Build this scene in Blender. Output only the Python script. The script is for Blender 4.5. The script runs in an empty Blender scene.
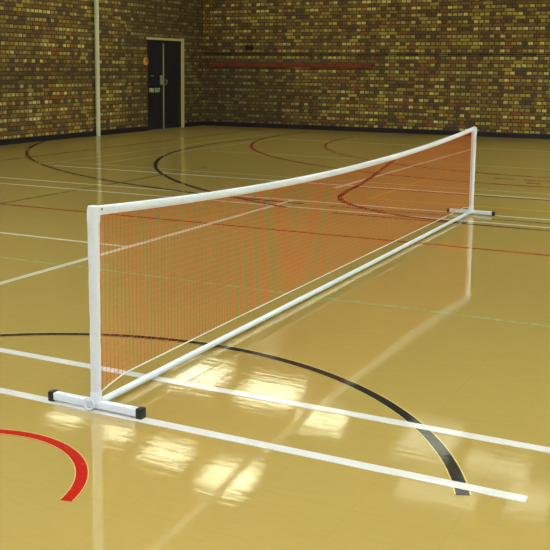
import bpy, bmesh, math, random
from mathutils import Vector, Matrix
random.seed(4)
S = bpy.context.scene
C = S.collection

# ------------------------------------------------------------------ camera
FPX, PITCH, ROLL, YAW = 947.45, 0.13670, 0.00893, -0.46562
CAM = Vector((2.27409, -3.02569, 1.39412))
Fw = Vector((math.sin(YAW)*math.cos(PITCH), math.cos(YAW)*math.cos(PITCH), -math.sin(PITCH)))
Rt = Vector((math.cos(YAW), -math.sin(YAW), 0)); Up = Rt.cross(Fw)
R2 = Rt*math.cos(ROLL) + Up*math.sin(ROLL); U2 = -Rt*math.sin(ROLL) + Up*math.cos(ROLL)
cd = bpy.data.cameras.new('camera'); cam = bpy.data.objects.new('camera', cd); C.objects.link(cam)
cd.sensor_width = 36; cd.lens = FPX*36/550
cd.shift_x = 12.21/550; cd.shift_y = -77.35/550
cd.clip_start = .05; cd.clip_end = 100
cam.matrix_world = Matrix((( R2.x, U2.x, -Fw.x, CAM.x), (R2.y, U2.y, -Fw.y, CAM.y), (R2.z, U2.z, -Fw.z, CAM.z), (0, 0, 0, 1)))
S.camera = cam
# ------------------------------------------------------------------ world, exposure, lamp and fill strengths
w = bpy.data.worlds.new('world'); S.world = w; w.use_nodes = True
w.node_tree.nodes['Background'].inputs[0].default_value = (.8, .85, .8, 1)
w.node_tree.nodes['Background'].inputs[1].default_value = .1
S.view_settings.view_transform = 'Standard'; S.view_settings.look = 'None'
S.view_settings.exposure = 1.0; S.view_settings.gamma = 1; S.view_settings.use_curve_mapping = False
FILL_NEAR, LAMP_FAR, LAMP_DIM, FILL_SIDE = 10.6, 3.3, .7, 18.5

# ------------------------------------------------------------------ materials
def lin(r, g, b):
    f = lambda c: (c/255/12.92) if c/255 <= .04045 else ((c/255+.055)/1.055)**2.4
    return (f(r), f(g), f(b), 1)

def mat(name, col, rough=.5, metal=0, spec=.5, noise=.0, nscale=20):
    m = bpy.data.materials.new(name); m.use_nodes = True
    nt = m.node_tree; b = nt.nodes['Principled BSDF']
    b.inputs['Base Color'].default_value = col
    b.inputs['Roughness'].default_value = rough; b.inputs['Metallic'].default_value = metal
    b.inputs['Specular IOR Level'].default_value = spec
    if noise:
        tc = nt.nodes.new('ShaderNodeTexCoord'); n = nt.nodes.new('ShaderNodeTexNoise'); n.inputs['Scale'].default_value = nscale
        n.inputs['Detail'].default_value = 4
        nt.links.new(tc.outputs['Object'], n.inputs['Vector'])
        mx = nt.nodes.new('ShaderNodeMix'); mx.data_type = 'RGBA'; mx.blend_type = 'MULTIPLY'
        mx.inputs[0].default_value = 1
        r = nt.nodes.new('ShaderNodeMapRange'); r.inputs[1].default_value = .3; r.inputs[2].default_value = .7
        r.inputs[3].default_value = 1-noise; r.inputs[4].default_value = 1
        nt.links.new(n.outputs[0], r.inputs[0]); mx.inputs[6].default_value = col
        nt.links.new(r.outputs[0], mx.inputs[7]); nt.links.new(mx.outputs[2], b.inputs['Base Color'])
    return m

class NG:
    """tiny node helper"""
    def __init__(s, m): s.nt = m.node_tree; s.b = s.nt.nodes['Principled BSDF']
    def n(s, t, **k):
        x = s.nt.nodes.new(t)
        for a, v in k.items(): setattr(x, a, v)
        return x
    def l(s, a, b): s.nt.links.new(a, b)
    def math(s, op, a, b=None, c=None):
        x = s.n('ShaderNodeMath', operation=op)
        for i, v in enumerate((a, b, c)):
            if v is None: continue
            if isinstance(v, (int, float)): x.inputs[i].default_value = v
            else: s.l(v, x.inputs[i])
        return x.outputs[0]
    def mix(s, f, a, b, mode='MIX'):
        x = s.n('ShaderNodeMix', data_type='RGBA', blend_type=mode)
        for i, v in ((0, f), (6, a), (7, b)):
            if isinstance(v, (int, float, tuple)): x.inputs[i].default_value = v
            else: s.l(v, x.inputs[i])
        return x.outputs[2]
    def rng(s, v, a, b, c, d):
        x = s.n('ShaderNodeMapRange'); s.l(v, x.inputs[0])
        for i, q in enumerate((a, b, c, d)): x.inputs[i+1].default_value = q
        return x.outputs[0]
    def noise(s, vec, scale, detail=3, rough=.5, vs=None):
        if vs:
            mp = s.n('ShaderNodeMapping'); mp.inputs['Scale'].default_value = vs; s.l(vec, mp.inputs[0]); vec = mp.outputs[0]
        x = s.n('ShaderNodeTexNoise'); x.inputs['Scale'].default_value = scale
        x.inputs['Detail'].default_value = detail; x.inputs['Roughness'].default_value = rough
        s.l(vec, x.inputs['Vector']); return x.outputs[0]
    def ramp(s, v, stops, interp='LINEAR'):
        x = s.n('ShaderNodeValToRGB'); cr = x.color_ramp; cr.interpolation = interp
        while len(cr.elements) < len(stops): cr.elements.new(.5)
        for e, (p, c) in zip(cr.elements, stops): e.position = p; e.color = c
        s.l(v, x.inputs[0]); return x.outputs[0]

def gloss(g, rough, bumpk=1.0):
    """polished timber varnish shared by the floor and the lines painted on it: paint under a clear glossy coat"""
    geo = g.n('ShaderNodeNewGeometry'); P = geo.outputs['Position']
    n1 = g.noise(P, 1.0, 3, .55, (.6, 2.8, 1))
    n2 = g.noise(P, 1.0, 3, .6, (2.5, 34, 1))
    h = g.math('ADD', g.math('MULTIPLY', n1, .0006*bumpk), g.math('MULTIPLY', n2, .0003*bumpk))
    bp = g.n('ShaderNodeBump'); bp.inputs['Strength'].default_value = 1; bp.inputs['Distance'].default_value = 1
    g.l(h, bp.inputs['Height'])
    r = g.rng(g.noise(P, 2.2, 4, .6, (1, 2.5, 1)), .3, .7, rough*.8, rough*1.5)
    gl = g.n('ShaderNodeBsdfGlossy'); g.l(r, gl.inputs['Roughness']); g.l(bp.outputs[0], gl.inputs['Normal'])
    gl.inputs['Color'].default_value = (1, 1, 1, 1)
    di = g.n('ShaderNodeBsdfDiffuse')
    fr = g.n('ShaderNodeFresnel'); fr.inputs['IOR'].default_value = 1.55
    fac = g.math('MINIMUM', g.math('MULTIPLY', fr.outputs[0], 1.35), .42)
    mx = g.n('ShaderNodeMixShader'); g.l(fac, mx.inputs[0]); g.l(di.outputs[0], mx.inputs[1]); g.l(gl.outputs[0], mx.inputs[2])
    out = [x for x in g.nt.nodes if x.type == 'OUTPUT_MATERIAL'][0]
    g.l(mx.outputs[0], out.inputs['Surface'])
    g.nt.nodes.remove(g.b); g.color = di.inputs['Color']
    return P

def floor_mat():
    m = mat('varnished_floor', (1, 1, 1, 1)); g = NG(m); P = gloss(g, .032)
    base = g.mix(g.noise(P, .35, 4, .6), lin(177, 152, 82), lin(191, 165, 94))
    fine = g.noise(P, 1, 5, .7, (9, 60, 1))
    base = g.mix(g.rng(fine, .3, .7, 0, .35), base, lin(164, 141, 78))
    sx = g.n('ShaderNodeSeparateXYZ'); g.l(P, sx.inputs[0])
    def seam(c, step, wd):
        f = g.math('FRACT', g.math('DIVIDE', g.math('ADD', c, 40.03), step))
        return g.math('LESS_THAN', f, wd/step)
    s = g.math('MAXIMUM', seam(sx.outputs[0], .32, .003), seam(sx.outputs[1], .32, .003))
    base = g.mix(g.math('MULTIPLY', s, .12), base, lin(110, 85, 40))
    g.l(base, g.color)
    return m

def line_mat(name, col, wear_sheen=None, amount=.25, wscale=(8, 30, 1), cut=(.5, .6)):
    m = mat(name, col); g = NG(m); P = gloss(g, .045)
    wear_sheen = wear_sheen or lin(180, 150, 80)
    f = g.rng(g.noise(P, 1, 5, .65, wscale), cut[0], cut[1], 0, amount)
    g.l(g.mix(f, col, wear_sheen), g.color)
    return m

def brick_mat(name, axis, shade):
    """English bond: courses of pale headers between courses of red and purple stretchers"""
    m = mat(name, (1, 1, 1, 1), .75, spec=.3); g = NG(m)
    geo = g.n('ShaderNodeNewGeometry'); P = geo.outputs['Position']
    sx = g.n('ShaderNodeSeparateXYZ'); g.l(P, sx.inputs[0])
    u = sx.outputs[axis]; z = sx.outputs[2]
    u = g.math('ADD', u, 40.0)
    cz = g.math('DIVIDE', z, .075); row = g.math('FLOOR', cz); fz = g.math('FRACT', cz)
    hd = g.math('MODULO', g.math('ADD', row, 100), 2)            # 1 on header courses
    wd = g.math('SUBTRACT', .225, g.math('MULTIPLY', hd, .1125))
    uu = g.math('DIVIDE', g.math('ADD', u, g.math('MULTIPLY', hd, .05625)), wd)
    col = g.math('FLOOR', uu); fu = g.math('FRACT', uu)
    cv = g.n('ShaderNodeCombineXYZ'); g.l(col, cv.inputs[0]); g.l(row, cv.inputs[1])
    wn = g.n('ShaderNodeTexWhiteNoise', noise_dimensions='3D'); g.l(cv.outputs[0], wn.inputs['Vector'])
    v = wn.outputs['Value']
    header = g.ramp(v, [(0, lin(104, 84, 62)), (.12, lin(156, 108, 60)), (.26, lin(180, 152, 74)), (.5, lin(206, 188, 92)), (.78, lin(238, 226, 130)), (.93, lin(90, 78, 66))], 'CONSTANT')
    stret = g.ramp(v, [(0, lin(104, 82, 68)), (.25, lin(146, 96, 60)), (.5, lin(134, 108, 62)), (.75, lin(158, 130, 66)), (.93, lin(196, 172, 84))], 'CONSTANT')
    bc = g.mix(hd, stret, header)
    # slow drift of the brick batch up the wall plus soot patches
    batch = g.noise(P, .9, 4, .6)
    bc = g.mix(g.rng(batch, .42, .62, 0, .35), bc, lin(112, 96, 60))
    mort = g.math('MAXIMUM', g.math('LESS_THAN', fz, .24), g.math('LESS_THAN', fu, g.math('DIVIDE', .022, wd)))
    bc = g.mix(g.math('MULTIPLY', mort, .92), bc, lin(66, 58, 46))
    fine = g.noise(P, 26, 4, .7)
    bc = g.mix(g.rng(fine, .4, .62, 0, .5), bc, lin(70, 58, 42))
    if shade: bc = shade(g, P, sx, bc)
    bc = g.mix(1.0, bc, (1.28, 1.30, 1.35, 1), 'MULTIPLY')
    g.l(bc, g.b.inputs['Base Color'])
    bp = g.n('ShaderNodeBump'); bp.inputs['Strength'].default_value = .6; bp.inputs['Distance'].default_value = .012
    g.l(g.math('ADD', g.math('SUBTRACT', 1, mort), g.math('MULTIPLY', v, .35)), bp.inputs['Height']); g.l(bp.outputs[0], g.b.inputs['Normal'])
    return m

def shade_back(g, P, sx, bc):
    # shade in the corner and under the red rail, painted into the brick
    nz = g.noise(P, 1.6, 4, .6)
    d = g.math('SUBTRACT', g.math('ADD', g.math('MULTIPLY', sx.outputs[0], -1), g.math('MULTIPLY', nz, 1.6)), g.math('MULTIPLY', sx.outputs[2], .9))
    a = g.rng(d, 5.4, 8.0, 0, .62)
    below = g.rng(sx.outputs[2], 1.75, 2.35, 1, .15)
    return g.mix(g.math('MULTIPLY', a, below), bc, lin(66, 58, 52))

def band_shade_left(g, P, sx, bc):
    # darker band of brick at about chest height, and shade round the doors painted into the colour
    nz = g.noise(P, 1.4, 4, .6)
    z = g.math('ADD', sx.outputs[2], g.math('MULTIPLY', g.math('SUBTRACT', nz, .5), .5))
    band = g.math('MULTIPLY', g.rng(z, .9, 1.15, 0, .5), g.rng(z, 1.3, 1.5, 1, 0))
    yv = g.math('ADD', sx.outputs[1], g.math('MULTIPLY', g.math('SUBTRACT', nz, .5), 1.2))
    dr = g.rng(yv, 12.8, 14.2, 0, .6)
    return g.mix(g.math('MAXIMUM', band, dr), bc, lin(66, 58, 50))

def emis(name, col, k):
    m = bpy.data.materials.new(name); m.use_nodes = True; nt = m.node_tree
    b = nt.nodes['Principled BSDF']; b.inputs['Base Color'].default_value = (.8, .8, .8, 1)
    b.inputs['Emission Color'].default_value = col; b.inputs['Emission Strength'].default_value = k
    return m

M = dict(
    floor=floor_mat(),
    ceiling=mat('ceiling_paint', lin(176, 172, 150), .8, noise=.15, nscale=1.5),
    brick_l=brick_mat('brick_left', 1, band_shade_left), brick_b=brick_mat('brick_back', 0, shade_back),
    brick_r=brick_mat('brick_right', 1, None), brick_f=brick_mat('brick_front', 0, None),
    skirt=mat('skirting_paint', lin(40, 38, 58), .35, noise=.3),
    door=mat('door_paint', lin(42, 42, 58), .4, noise=.25, nscale=6),
    door_trim=mat('door_frame_paint', lin(232, 224, 160), .5, noise=.2),
    strip=mat('door_strip', lin(176, 172, 136), .45),
    steel=mat('dull_steel', lin(170, 170, 165), .35, .8),
    sign=mat('sign_letters', lin(215, 235, 180), .6), signb=mat('sign_board', lin(52, 58, 46), .6),
    pipe=mat('pipe_paint', lin(240, 242, 216), .45, noise=.08, nscale=9),
    tube=mat('white_enamel', lin(226, 236, 252), .28, noise=.04),
    cloth=mat('white_tape_cloth', lin(228, 237, 252), .8, noise=.06, nscale=60),
    black=mat('black_rubber', lin(26, 27, 28), .4),
    cord=mat('white_cord', lin(226, 222, 214), .8),
    net=mat('orange_net_twine', lin(226, 84, 38), .75, spec=.2),
    netdark=mat('dark_net_twine', lin(120, 42, 26), .8, spec=.2),
    rivet=mat('rivet', lin(110, 60, 60), .5),
    rail=mat('red_rail_paint', lin(142, 66, 46), .5, noise=.25, nscale=7),
    bolt=mat('dark_bolt', lin(30, 24, 22), .5),
    alarm=mat('orange_plastic', lin(214, 100, 44), .4), alarm_c=mat('yellow_plastic', lin(226, 176, 80), .4),
    conduit=mat('dark_conduit', lin(44, 36, 30), .6),
    lampframe=mat('lamp_frame', lin(200, 200, 195), .5),
    dark_box=mat('green_grey_box', lin(56, 70, 58), .7),
    near=emis('fill_near', (.90, .96, 1, 1), FILL_NEAR), far=emis('lamp_far', (.96, 1, .68, 1), LAMP_FAR), side=emis('fill_side', (.88, 1, .86, 1), FILL_SIDE), mid=emis('fill_mid', (.88, 1, .88, 1), 11), dim=emis('lamp_dim', (.95, 1, .8, 1), LAMP_DIM),
    l_white=line_mat('line_white', lin(228, 229, 230), amount=.12),
    l_cream=line_mat('line_white_old', lin(226, 222, 204), amount=.2),
    l_thin=line_mat('line_white_thin', lin(194, 188, 136), amount=.35),
    l_black=line_mat('line_black', lin(34, 33, 38), lin(96, 98, 62), .35, (6, 9, 1), (.56, .66)),  # greenish flecks paint a dim reflection into the black
    l_navy=line_mat('line_navy', lin(48, 38, 56), amount=.1),
    l_red=line_mat('line_red', lin(190, 38, 30), lin(214, 104, 78), .55, (26, 60, 1), (.6, .66)),
    l_rust=line_mat('line_red_old', lin(166, 50, 30), amount=.1),
    l_midred=line_mat('line_mid_red', lin(196, 54, 32), amount=.1),
    l_brown=line_mat('line_brown', lin(138, 92, 52), amount=.35),
    l_maroon=line_mat('line_maroon', lin(104, 30, 30), amount=.1),
    l_green=line_mat('line_green', lin(158, 184, 128), amount=.75, wscale=(26, 4, 1), cut=(.46, .54)),
    l_dgreen=line_mat('line_dark_green', lin(120, 124, 62), amount=.6, wscale=(4, 10, 1)),
    l_teal=line_mat('line_teal', lin(46, 104, 96), amount=.15),
    l_yellow=line_mat('line_yellow', lin(214, 172, 40), amount=.3),
    l_edge=line_mat('line_edge', lin(226, 206, 130), amount=.2),
)

# ------------------------------------------------------------------ mesh helpers
def link(name, bm, m, parent=None, smooth=False):
    me = bpy.data.meshes.new(name)
    if parent is not None:
        off = parent.matrix_basis.translation.copy(); q = parent.parent
        while q is not None: off += q.matrix_basis.translation; q = q.parent
        bmesh.ops.translate(bm, vec=-off, verts=bm.verts)
    bmesh.ops.recalc_face_normals(bm, faces=bm.faces)
    bm.to_mesh(me); bm.free()
    for x in (m if isinstance(m, (list, tuple)) else [m]): me.materials.append(x)
    if smooth:
        for p in me.polygons: p.use_smooth = True
        me.set_sharp_from_angle(angle=math.radians(38))
    o = bpy.data.objects.new(name, me); C.objects.link(o)
    if parent is not None: o.parent = parent
    return o

def tag(o, label=None, cat=None, group=None, kind=None):
    if label: o['label'] = label
    if cat: o['category'] = cat
    if group: o['group'] = group
    if kind: o['kind'] = kind
    return o

def empty(name, loc):
    o = bpy.data.objects.new(name, None); C.objects.link(o); o.location = loc; o.empty_display_size = .1
    return o

def box(bm, x0, x1, y0, y1, z0, z1, bev=0, mi=0):
    v = [bm.verts.new((x, y, z)) for x in (x0, x1) for y in (y0, y1) for z in (z0, z1)]
    fs = [bm.faces.new([v[i] for i in f]) for f in ((0, 1, 3, 2), (4, 6, 7, 5), (0, 4, 5, 1), (2, 3, 7, 6), (0, 2, 6, 4), (1, 5, 7, 3))]
    for f in fs: f.material_index = mi
    if bev:
        es = {e for f in fs for e in f.edges}
        bmesh.ops.bevel(bm, geom=list(es), offset=bev, segments=2, affect='EDGES', profile=.6)

def tube(bm, pts, r, seg=12, cap=True, closed=False, mi=0):
    pts = [Vector(p) for p in pts]; n = len(pts); rs = r if isinstance(r, (list, tuple)) else [r]*n
    rings = []; prev = None
    for i, p in enumerate(pts):
        a = pts[(i-1) % n] if (closed or i) else p; b = pts[(i+1) % n] if (closed or i < n-1) else p
        t = (b-a).normalized()
        if prev is None:
            u = t.cross(Vector((0, 0, 1)));
            if u.length < .1: u = t.cross(Vector((0, 1, 0)))
        else: u = prev - t*prev.dot(t)
        u.normalize(); prev = u; v = t.cross(u)
        rings.append([bm.verts.new(p + (u*math.cos(2*math.pi*k/seg)+v*math.sin(2*math.pi*k/seg))*rs[i]) for k in range(seg)])
    for i in range(n if closed else n-1):
        A, B = rings[i], rings[(i+1) % n]
        for k in range(seg): bm.faces.new((A[k], A[(k+1) % seg], B[(k+1) % seg], B[k])).material_index = mi
    if cap and not closed:
        bm.faces.new(rings[0][::-1]).material_index = mi; bm.faces.new(rings[-1]).material_index = mi

def B(): return bmesh.new()

# ------------------------------------------------------------------ room shell
XL, XR, YB, YF, ZC = -9.28, 9.0, 16.735, -9.0, 5.1
DY0, DY1, DZ = 14.34, 15.80, 2.0          # door opening in the left wall
T = .25
b = B(); box(b, XL-T, XR+T, YF-T, YB+T, -.2, 0); tag(link('floor', b, M['floor']), 'glossy golden sports hall floor', kind='structure')
b = B(); box(b, XL-T, XR+T, YF-T, YB+T, ZC, ZC+.2); tag(link('ceiling', b, M['ceiling']), 'plain ceiling over the hall', kind='structure')
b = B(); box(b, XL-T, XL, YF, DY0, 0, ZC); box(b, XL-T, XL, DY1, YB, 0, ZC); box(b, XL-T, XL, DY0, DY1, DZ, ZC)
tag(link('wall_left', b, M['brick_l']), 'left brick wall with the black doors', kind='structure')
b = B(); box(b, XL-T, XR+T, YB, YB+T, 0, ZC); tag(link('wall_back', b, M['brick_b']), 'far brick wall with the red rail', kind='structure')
b = B(); box(b, XR, XR+T, YF, YB, 0, ZC); tag(link('wall_right', b, M['brick_r']), kind='structure')
b = B(); box(b, XL-T, XR+T, YF-T, YF, 0, ZC); tag(link('wall_front', b, M['brick_f']), kind='structure')
SH = .105
b = B(); box(b, XL, XL+.025, YF, DY0-.05, 0, SH, .004); box(b, XL, XL+.025, DY1+.07, YB, 0, SH, .004)
tag(link('baseboard_left', b, M['skirt']), 'black skirting along the left brick wall', kind='structure')
b = B(); box(b, XL, XR, YB-.025, YB, 0, SH, .004)
tag(link('baseboard_back', b, M['skirt']), 'black skirting along the far brick wall', kind='structure')

# ------------------------------------------------------------------ double door
dr = empty('door_1', (XL, (DY0+DY1)/2, 0)); tag(dr, 'black double door with pale frame in the left wall', kind='structure')
b = B()
box(b, XL-.08, XL+.025, DY1-.05, DY1+.035, 0, DZ+.03, .004)
box(b, XL-.08, XL+.02, DY0-.03, DY1+.035, DZ-.03, DZ+.02, .004)
link('door_frame', b, M['door_trim'], dr)
b = B(); box(b, XL-.08, XL+.004, DY0, DY0+.03, 0, DZ-.03, .003); tag(link('door_frame', b, M['door'], dr), 'black left jamb')
mid = 15.0
def leaf(y0, y1, px):
    b = B(); box(b, XL-.05, XL-.012, y0, y1, .008, DZ-.032, .003)
    return link('door_leaf', b, M['door'], dr)
l1 = leaf(DY0+.03, mid-.004, 0); l2 = leaf(mid+.004, DY1-.05, 0)
b = B(); box(b, XL-.013, XL-.002, mid-.022, mid+.022, .01, DZ-.1, .002); link('meeting_strip', b, M['strip'], dr)
# pull handle, lock plate, small white keyhole cover and cross rail on the left leaf
b = B(); box(b, XL-.013, XL-.004, mid-.14, mid-.05, .98, 1.20, .003); tag(link('lock_plate', b, M['strip'], l1), 'grey lock plate')
b = B(); tube(b, [(XL-.013, mid-.095, 1.0), (XL+.03, mid-.095, 1.01), (XL+.035, mid-.095, 1.09), (XL+.03, mid-.095, 1.17), (XL-.013, mid-.095, 1.18)], .009, 8); link('handle', b, M['steel'], l1, True)
b = B(); tube(b, [(XL-.013, mid+.07, 1.0), (XL+.03, mid+.07, 1.01), (XL+.035, mid+.07, 1.09), (XL-.013, mid+.07, 1.1)], .009, 8); link('handle', b, M['strip'], l2, True)
b = B(); box(b, XL-.013, XL+.008, 14.49, 14.58, 1.175, 1.205, .004); tag(link('latch', b, M['steel'], l1), 'small silver latch')
b = B(); box(b, XL-.013, XL-.002, DY0+.05, mid-.06, .985, 1.0, .002); link('cross_rail', b, M['door'], l1)
b = B(); box(b, XL-.013, XL-.003, DY0+.035, 14.885, .795, .945, .002); sg = link('sign_board', b, M['signb'], l1)
def text_bm(body, size, loc, sx=1.0):
    cu = bpy.data.curves.new('t', 'FONT'); cu.body = body; cu.size = size; cu.extrude = .0015; cu.offset = .003; cu.align_x = 'CENTER'; cu.align_y = 'CENTER'
    to = bpy.data.objects.new('t', cu); C.objects.link(to); bpy.context.view_layer.update()
    me = bpy.data.meshes.new_from_object(to.evaluated_get(bpy.context.evaluated_depsgraph_get()))
    b = bmesh.new(); b.from_mesh(me); bpy.data.objects.remove(to); bpy.data.curves.remove(cu); bpy.data.meshes.remove(me)
    # text plane -> facing +X on the left wall, reading along +Y
    for v in b.verts: x, y, z = v.co; v.co = (loc[0]+z, loc[1]+x*sx, loc[2]+y)
    return b
b = text_bm('FIRE EXIT', .125, (XL-.0015, 14.63, .87), .82); tag(link('lettering', b, M['sign'], sg), 'pale green lettering')

# ------------------------------------------------------------------ fixtures on the walls
b = B(); tube(b, [(XL+.075, 12.45, 0), (XL+.075, 12.45, ZC)], .046, 20)
pipe = empty('downpipe', (XL+.075, 12.45, 0)); tag(pipe, 'pale vertical pipe running up the left brick wall', 'pipe')
link('pipe', b, M['pipe'], pipe, True)
for z in (.35, 2.35, 4.2):
    b = B(); tube(b, [(XL+.075, 12.45, z), (XL+.075, 12.45, z+.03)], .052, 20); box(b, XL+.001, XL+.04, 12.43, 12.47, z+.002, z+.028)
    link('pipe_clip', b, M['pipe'], pipe, True)

al = empty('alarm_button', (XL, 14.255, 1.5)); tag(al, 'small round orange button on brick beside the black doors', 'alarm')
b = B(); tube(b, [(XL, 14.255, 1.5), (XL+.035, 14.255, 1.5), (XL+.04, 14.255, 1.5)], [.085, .085, .075], 20); link('housing', b, M['alarm_c'], al, True)
b = B(); tube(b, [(XL+.04, 14.26, 1.525), (XL+.055, 14.26, 1.525)], [.05, .04], 16); link('button', b, M['alarm'], al, True)

rl = empty('wall_rail', (-4.965, YB, 1.40)); tag(rl, 'long red timber rail bolted to the far brick wall', 'rail')
b = B(); box(b, -9.05, -4.955, YB-.045, YB, 1.402, 1.498, .004); link('board', b, M['rail'], rl)
for x in (-8.6, -7.9, -7.25, -6.57, -5.85, -5.20, -4.985):
    b = B(); tube(b, [(x, YB-.058, 1.452), (x, YB-.043, 1.452)], .019, 10); link('bolt', b, M['bolt'], rl, True)
b = B(); box(b, -5.62, -5.34, YB-.03, YB, .605, .655, .004)
br = empty('wall_bracket', (-5.48, YB, .605)); tag(br, 'tiny red bracket with two dark holes low on far wall', 'bracket')
link('plate', b, M['rail'], br)
for x in (-5.55, -5.41):
    b = B(); tube(b, [(x, YB-.036, .63), (x, YB-.028, .63)], .014, 8); link('bolt', b, M['bolt'], br, True)
b = B(); tube(b, [(XL+.02, YB-.012, 1.705), (-5, YB-.012, 1.70), (XR, YB-.012, 1.70)], .011, 6)
tag(link('cable', b, M['conduit']), 'thin dark cable running level across the far wall above the rail', 'cable')
b = B(); box(b, -8.13, -7.93, YB-.04, YB, 1.80, 1.90, .006); box(b, -8.10, -7.96, YB-.06, YB-.04, 1.82, 1.88, .004)
tag(link('junction_box', b, M['conduit']), 'small dark box on far wall above left end of rail', 'box')

# ------------------------------------------------------------------ markings painted on the floor
def strip(name, pts, wd, m, lev, label, group=None, edge=None, closed_ends=True):
    """a painted band that follows pts (x, y); lev orders the coats of paint"""
    b = B(); z0, z1 = 0.0, .0006 + .00035*lev
    P = [Vector((p[0], p[1])) for p in pts]; n = len(P); N = []
    for i in range(n):
        t = (P[min(i+1, n-1)] - P[max(i-1, 0)]).normalized(); N.append(Vector((-t.y, t.x)))
    offs = [-wd/2, wd/2] if not edge else [-wd/2, -wd/2+edge, wd/2-edge, wd/2]
    rows = []
    for i in range(n):
        r = [b.verts.new((*(P[i]+N[i]*o), z1)) for o in offs]
        lo = [b.verts.new((*(P[i]+N[i]*o), z0)) for o in (offs[0], offs[-1])]
        rows.append((r, lo))
    k = len(offs)-1
    for i in range(n-1):
        (a, al_), (c, cl) = rows[i], rows[i+1]
        for j in range(k):
            f = b.faces.new((a[j], a[j+1], c[j+1], c[j])); f.material_index = 1 if (edge and j != 1) else 0
        b.faces.new((a[0], c[0], cl[0], al_[0])); b.faces.new((a[-1], al_[1], cl[1], c[-1]))
    for (r, lo) in (rows[0], rows[-1]): b.faces.new([lo[0]] + r + [lo[1]])
    bmesh.ops.recalc_face_normals(b, faces=b.faces)
    cx = sum(p.x for p in P)/n; cy = sum(p.y for p in P)/n
    bmesh.ops.translate(b, vec=(-cx, -cy, 0), verts=b.verts)
    o = link(name, b, [m, M['l_edge']] if edge else m); o.location = (cx, cy, 0)
    return tag(o, label, 'floor line', group)
def arc(cx, cy, r, a0, a1, n=64):
    return [(cx+r*math.cos(math.radians(a0+(a1-a0)*i/n)), cy+r*math.sin(math.radians(a0+(a1-a0)*i/n))) for i in range(n+1)]
def seg(x0, y0, x1, y1, n=1): return [(x0+(x1-x0)*i/n, y0+(y1-y0)*i/n) for i in range(n+1)]
def cat(pts, n=8):
    out = []
    for i in range(len(pts)-1):
        p0, p1, p2, p3 = [Vector(pts[max(0, min(len(pts)-1, j))]) for j in (i-1, i, i+1, i+2)]
        for k in range(n):
            t = k/n; out.append(tuple(.5*((2*p1)+(p2-p0)*t+(2*p0-5*p1+4*p2-p3)*t*t+(3*p1-p0-3*p2+p3)*t**3)))
    return out + [tuple(pts[-1])]
XE = XR-.3
# near field
strip('court_line', seg(-3.2, -.009, 1.735, -.009), .05, M['l_white'], 4, 'white floor line under the near foot of the net, ending at lower right')
strip('court_line', seg(-4.2, .443, XE, .443), .05, M['l_white'], 4, 'white floor line just behind the near foot of the net')
strip('court_arc', arc(-.03, -.67, 1.68, 20.8, 176, 90), .056, M['l_black'], 2, 'big black curved floor line sweeping under the net to lower right', edge=.005)
strip('court_arc', arc(-.035, -.795, .453, 10, 178, 60), .047, M['l_red'], 2, 'broad red curved floor line at lower left', edge=.003)
# middle field
strip('court_line', seg(-6.5, 2.205, XE, 2.205, 4), .034, M['l_green'], 1, 'worn pale green floor line crossing behind and right of net middle')
strip('court_line', seg(-7.0, 2.99, -1.92, 2.99), .04, M['l_cream'], 1, 'short cream floor line meeting the slanting line behind the near post')
strip('court_line', seg(-7.2, 4.26, XE, 4.26), .042, M['l_midred'], 2, 'long thin red floor line passing behind the net and out right')
strip('court_line', seg(-1.915, -4, -1.915, 6.05), .05, M['l_cream'], 3, 'cream floor line slanting behind the near post, parallel to the net')
strip('court_line', seg(-1.915, 7.2, -1.915, 13.7), .05, M['l_cream'], 3, 'cream floor line seen slanting through the far end of the net')
strip('court_line', seg(-1.2, 5.40, XE, 5.40), .04, M['l_navy'], 2, 'dark floor line just in front of the far foot of the net')
strip('court_line', seg(-8.6, 5.575, XE, 5.575), .04, M['l_cream'], 1, 'nearer of the pair of cream floor lines at the far foot')
strip('court_line', seg(-8.6, 6.03, XE, 6.03), .04, M['l_cream'], 1, 'farther of the pair of cream floor lines at the far foot')
strip('court_line', seg(-5.95, 5.6, -5.95, 6.01), .04, M['l_cream'], 0, 'short cream line joining two long lines at left edge')
strip('court_line', seg(-1.4, 5.80, XE, 5.80), .04, M['l_teal'], 2, 'dark teal floor line right of the far foot')
strip('court_line', seg(-1.25, 6.57, XE, 6.57), .04, M['l_yellow'], 1, 'yellow floor line just behind the far foot of the net')
strip('court_line', seg(-1.25, 6.5, -1.25, 8.8), .05, M['l_yellow'], 0, 'short yellow floor line slanting behind the far half of the net')
# far field
strip('court_line', seg(-6.3, 7.50, XE, 7.50), .05, M['l_cream'], 1, 'cream floor line with dark neighbour behind the far post')
strip('court_line', seg(-1.7, 7.40, XE, 7.40), .035, M['l_navy'], 2, 'thin dark floor line beside a cream line behind far post')
strip('court_line', seg(-6.6, 7.93, XE, 7.93), .04, M['l_thin'], 1, 'faint cream floor line next behind the dark and cream pair')
strip('court_line', seg(-5.6, 10.7, XE, 10.7), .04, M['l_thin'], 1, 'faint pale floor line crossing the far red curves')
strip('court_line', seg(-6.2, 13.75, XE, 13.75), .05, M['l_thin'], 1, 'faint pale floor line nearest the far wall')
strip('court_line', seg(-7.42, 3.0, -7.42, 16.3), .05, M['l_brown'], 2, 'brown floor line running along the left wall toward the doors')
strip('court_line', seg(-6.58, 7.5, -6.58, 15.2), .04, M['l_thin'], 0, 'faint pale line heading to the doors, next to the brown line')
strip('court_line', seg(-5.93, 7.95, -5.93, 14.2), .04, M['l_thin'], 0, 'faint pale line heading to far wall, inside the dark curves')
strip('court_line', seg(-4.38, 3.9, -4.38, 8.5), .04, M['l_dgreen'], 0, 'dull green floor line left of the net, receding to the far wall')
strip('court_line', seg(-.52, 9.2, -.26, 9.2), .05, M['l_brown'], 1, 'tiny dark dash on the floor right of far post')
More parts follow.
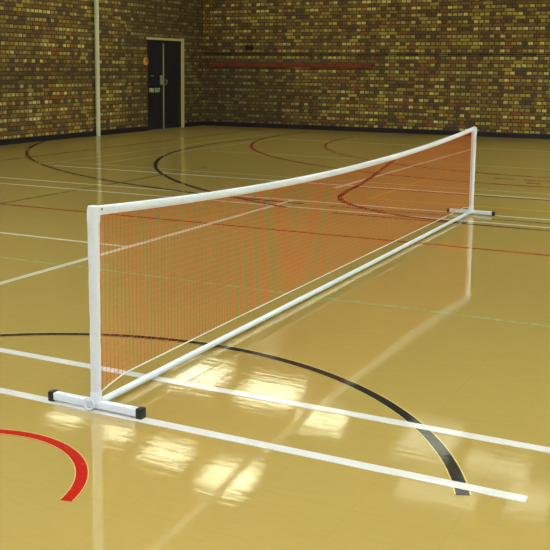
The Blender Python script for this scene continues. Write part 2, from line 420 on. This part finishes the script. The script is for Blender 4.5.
strip('court_line', seg(-.15, 9.2, 1.2, 9.2), .05, M['l_navy'], 1, 'short dark floor line right of far post at picture edge')
strip('court_line', seg(-.04, 8.87, .12, 8.87), .07, M['l_rust'], 1, 'tiny red dash on the floor right of far post')
# arcs of the far field
strip('court_arc', arc(-1.4, 14.42, 8.6, 205, 268, 60), .055, M['l_navy'], 3, 'dark curved floor line at far left starting near the white pipe')
strip('court_arc', arc(.96, 12.26, 7.27, 168, 248, 60), .055, M['l_navy'], 4, 'dark curved floor line in front of the black doors')
strip('court_arc', arc(.14, 14.93, 6.37, 172, 266, 60) + [(XE, 8.575)], .055, M['l_rust'], 3, 'larger thin red curve before the far wall')
strip('court_arc', arc(.27, 14.66, 5.05, 172, 268, 60) + [(XE, 9.63)], .055, M['l_rust'], 3, 'smaller thin red curve before the far wall, nearer the net')
strip('court_arc', cat([(-2.45, 10.9), (-2.2, 9.7), (-1.94, 8.5), (-1.76, 7.51), (-1.66, 6.84), (-1.54, 6.42), (-1.35, 6.12), (-1.09, 5.88), (-.76, 5.66), (-.40, 5.52), (.1, 5.45)]), .06, M['l_maroon'], 5, 'maroon curved floor line seen through the far half of net')

# ------------------------------------------------------------------ the net on its frame
L = 6.0; HP = .838; R0 = .0198; FZ = .0255
net = empty('badminton_net', (0, 0, 0)); tag(net, 'low orange badminton net on a freestanding white tube frame', 'net')
def foot(y):
    b = B(); box(b, -.212, .207, y-.016, y+.016, FZ-.0155, FZ+.0155, .005)
    f = link('foot', b, M['tube'], net, True)
    for x0, x1 in ((-.236, -.208), (.203, .232)):
        b = B(); box(b, x0, x1, y-.0185, y+.0185, .002, FZ+.019, .005); link('end_cap', b, M['black'], f, True)
    # welded socket and split ring that hold the upright
    b = B(); tube(b, [(0, y, FZ+.012), (0, y, FZ+.05), (0, y, FZ+.053)], [.0238, .0238, .0225], 20); link('socket', b, M['tube'], f, True)
    s = -1 if y < 1 else 1
    b = B(); tube(b, [(.003+.0, y+s*.036+0*k, .033) for k in (0,)] * 0 + [(-.012+.024*math.cos(a), y+s*.034, .033+.024*math.sin(a)) for a in [2*math.pi*i/20 for i in range(20)]], .0042, 8, closed=True)
    tag(link('ring', b, M['tube'], f, True), 'white wire ring at the foot of the post')
    return f
foot(0); foot(L)
for y in (0, L):
    b = B(); tube(b, [(0, y, FZ), (0, y, .4), (0, y, HP-.006), (0, y, HP)], [R0, R0, R0, R0*.8], 24)
    link('post', b, M['tube'], net, True)
b = B(); tube(b, [(0, .02, FZ), (0, L/2, FZ-.004), (0, L-.02, FZ)], .0148, 16)
link('base_bar', b, M['tube'], net, True)
for y in (L/3, 2*L/3):
    b = B(); tube(b, [(0, y-.03, FZ-.003), (0, y+.03, FZ-.003)], .0162, 16); link('bar_joint', b, M['tube'], net, True)

def ztape(y):                                     # middle of the sagging headband
    c = 2.7
    return .738 + (.085*((c-y)/c)**2 if y < c else .095*((y-c)/(L-c))**2)
TH = .019
b = B(); n = 80; ringv = []
prof = [(-.006, -TH), (.006, -TH), (.010, -.004), (.011, .008), (.008, TH-.003), (0, TH), (-.008, TH-.003), (-.011, .008), (-.010, -.004)]
for i in range(n+1):
    y = -.0 + L*i/n; z = ztape(y)
    tw = 1+.10*math.sin(i*1.7)*math.sin(i*.6)
    ringv.append([b.verts.new((px*tw, y, z+pz)) for px, pz in prof])
for i in range(n):
    for k in range(len(prof)): b.faces.new((ringv[i][k], ringv[i][(k+1) % len(prof)], ringv[i+1][(k+1) % len(prof)], ringv[i+1][k]))
b.faces.new(ringv[0]); b.faces.new(ringv[-1])
tp = link('headband', b, M['cloth'], net, True)
b = B()
tube(b, [(.0115, y, ztape(y)-.011) for y in [L*i/40 for i in range(1, 40)]], .0012, 5)
tag(link('stitching', b, M['cord'], tp), 'line of stitching along the tape')
# cloth sleeves that wrap the posts, a little crumpled
for y, ph in ((0, 0.), (L, 2.)):
    b = B(); m_ = 40; seg_ = 24; rr = []
    z0, z1 = .075, HP+.004
    for i in range(m_+1):
        z = z0+(z1-z0)*i/m_; k = R0+.0014+.0035*max(0, (z-.35)/.5)
        ring = []
        for j in range(seg_):
            a = 2*math.pi*j/seg_
            q = k + 0.0005*math.sin(9*z*6+ph+a) + .0006*math.sin(31*z+3*a) + (.0025 if z > HP-.06 else 0)*(.5+.5*math.sin(a*2+z*40))
            if i == m_: q *= .86
            ring.append(b.verts.new((q*math.cos(a), y+q*math.sin(a), z)))
        rr.append(ring)
    for i in range(m_):
        for j in range(seg_): b.faces.new((rr[i][j], rr[i][(j+1) % seg_], rr[i+1][(j+1) % seg_], rr[i+1][j]))
    b.faces.new(rr[-1]); b.faces.new(rr[0][::-1])
    sl = link('post_sleeve', b, M['cloth'], net, True)
    s = 1 if y == 0 else -1
    b = B(); tube(b, [(.010, y+s*.04, ztape(0 if y == 0 else L)+.002), (.0145, y+s*.04, ztape(0 if y == 0 else L)+.002)], .004, 10)
    tag(link('eyelet', b, M['rivet'], sl), 'small dark eyelet at the tape corner')

# bottom cord
def zcord(y):
    e = .035
    if y < .2: return .064+(.096-.064)*((y-.03)/.17)**.8 if y > .03 else .064
    if y > L-.25: return .100-(.045)*(1-(L-.03-y)/.22)**1.4 if y < L-.03 else .055
    return .096+.004*min(1, (y-.2)/1.0)
ys = [.025+(L-.05)*i/100 for i in range(101)]
b = B(); tube(b, [(0, y, zcord(max(.03, min(L-.031, y)))) for y in ys], .0030, 6)
link('bottom_cord', b, M['cord'], net, True)

# netting: square 19 mm mesh, knotted twine
def sb(b, p, q, w):                                # thin square bar
    d = (q-p); t = d.normalized(); u = Vector((1, 0, 0)); v = t.cross(u).normalized()
    A = [b.verts.new(p+u*w*i+v*w*j) for i, j in ((-1, -1), (1, -1), (1, 1), (-1, 1))]
    Q = [b.verts.new(q+u*w*i+v*w*j) for i, j in ((-1, -1), (1, -1), (1, 1), (-1, 1))]
    for k in range(4): b.faces.new((A[k], A[(k+1) % 4], Q[(k+1) % 4], Q[k]))
Y0, Y1 = .045, L-.045; NV = 211; NH = 24
W, WH = .0006, .00075
def znet(y, f): return (zcord(y)+.002)*(1-f) + (ztape(y)-TH+.002)*f
b = B()
for i in range(NV+1):
    y = Y0+(Y1-Y0)*i/NV; jit = .0012*math.sin(i*2.3)
    pts = [Vector((0.0006*math.sin(i+k), y + jit*math.sin(k*1.4)*(0 if k in (0, 6) else 1), znet(y, k/6))) for k in range(7)]
    for k in range(6): sb(b, pts[k], pts[k+1], W)
for r in range(1, NH):
    f = r/NH; m_ = 90
    pts = [Vector((.0004, Y0+(Y1-Y0)*k/m_, znet(Y0+(Y1-Y0)*k/m_, f)+.0012*math.sin(k*1.9+r*2.1))) for k in range(m_+1)]
    for k in range(m_): sb(b, pts[k], pts[k+1], WH)
link('netting', b, M['net'], net)
# lacing of the net to the tape and to the posts
b = B()
pts = []
for i in range(212):
    y = Y0+(Y1-Y0)*i/211; pts.append(Vector((.0, y, ztape(y)-TH-(.012 if i % 2 else .0))))
for k in range(211): sb(b, pts[k], pts[k+1], .0009)
for y, s in ((0, 1), (L, -1)):
    pts = []
    for i in range(45):
        z = .09+(.70)*i/44; pts.append(Vector((0, y+s*(R0+.004 if i % 2 else .046), z)))
    for k in range(44): sb(b, pts[k], pts[k+1], .0009)
link('lacing', b, M['net'], net)

# ------------------------------------------------------------------ ceiling lamps and added fill panels
def make_lamp(x, y, sx, sy, m, label, group):
    t = empty('ceiling_light', (x, y, ZC-.06)); tag(t, label, 'ceiling light', group)
    b = B(); f = .05
    box(b, x-sx/2-f, x+sx/2+f, y-sy/2-f, y-sy/2, ZC-.06, ZC); box(b, x-sx/2-f, x+sx/2+f, y+sy/2, y+sy/2+f, ZC-.06, ZC)
    box(b, x-sx/2-f, x-sx/2, y-sy/2, y+sy/2, ZC-.06, ZC); box(b, x+sx/2, x+sx/2+f, y-sy/2, y+sy/2, ZC-.06, ZC)
    link('frame', b, M['lampframe'], t)
    b = B(); box(b, x-sx/2, x+sx/2, y-sy/2, y+sy/2, ZC-.04, ZC-.002); link('diffuser', b, m, t)
    b = B()
    for i in range(1, 6): box(b, x-sx/2+sx*i/6-.008, x-sx/2+sx*i/6+.008, y-sy/2, y+sy/2, ZC-.055, ZC-.043)
    for i in range(1, 6): box(b, x-sx/2, x+sx/2, y-sy/2+sy*i/6-.008, y-sy/2+sy*i/6+.008, ZC-.055, ZC-.043)
    link('guard_grid', b, M['lampframe'], t)
for x, y, sx, sy in ((-8.55, 10.45, .7, .5), (-7.25, 10.2, .65, .6), (-5.95, 9.85, .85, .7), (-4.58, 9.5, .85, .9)):
    make_lamp(x, y, sx, sy, M['far'], 'square ceiling light mirrored as a bright patch on the near floor', 'ceiling lights in the nearer mirrored row')
for x, y, sx, sy in ((-7.5, 13.6, 1.1, 1.2), (-5.75, 13.35, 1.2, 1.1), (-4.25, 12.45, .9, .7)):
    make_lamp(x, y, sx, sy, M['far'], 'square ceiling light mirrored as a bright patch behind the near lines', 'ceiling lights in the farther mirrored row')
for x, y, sx, sy in ((-2.2, 12.4, .9, 1.5), (-.9, 11.9, 1.0, .8), (-1.5, 10.5, 1.2, .7), (-.2, 10.9, .6, .9), (-7.2, 16.1, .6, .6)):
    make_lamp(x, y, sx, sy, M['dim'], 'dim square ceiling light faintly mirrored in the floor', 'dim ceiling lights')
for x in (-5.5, -2.2, 1.2, 4.6):  # unseen fill panels, added to light the near floor and the posts
    for y in (-7.4, -4.4, -1.2):
        make_lamp(x, y, 1.1, 1.1, M['near'], 'unseen square fill light added above the near end of the hall', 'added fill lights over the near end')

b = B(); box(b, -8.3, -6.1, 5.2, 8.2, ZC-.5, ZC, .03); dc = empty('reflected_box', (-7.2, 6.7, ZC-.5)); tag(dc, 'unseen grey green box added under the ceiling for its floor reflection', 'dark_box')  # unseen box added so that it mirrors dark in the near floor
link('casing', b, M['dark_box'], dc)
b = B()
for i in range(14): box(b, -8.1+.0, -6.3, 5.4+.19*i, 5.46+.19*i, ZC-.53, ZC-.5)
link('grille', b, M['lampframe'], dc)
for x in (4.6, 7.4):  # fill panels added out of view to brighten the far end
    for y in (2.4, 6.2, 10.0, 13.8):
        make_lamp(x, y, 1.1, 1.1, M['side'], 'unseen square fill light added along the right side of the hall', 'added fill lights along the right side')
for x in (-7.6, -4.4, -1.2):  # extra unseen fill row, added to lift the floor at middle left
    make_lamp(x, 2.8, 1.0, 1.0, M['mid'], 'unseen square fill light added over the middle of the hall', 'added fill lights over the middle')
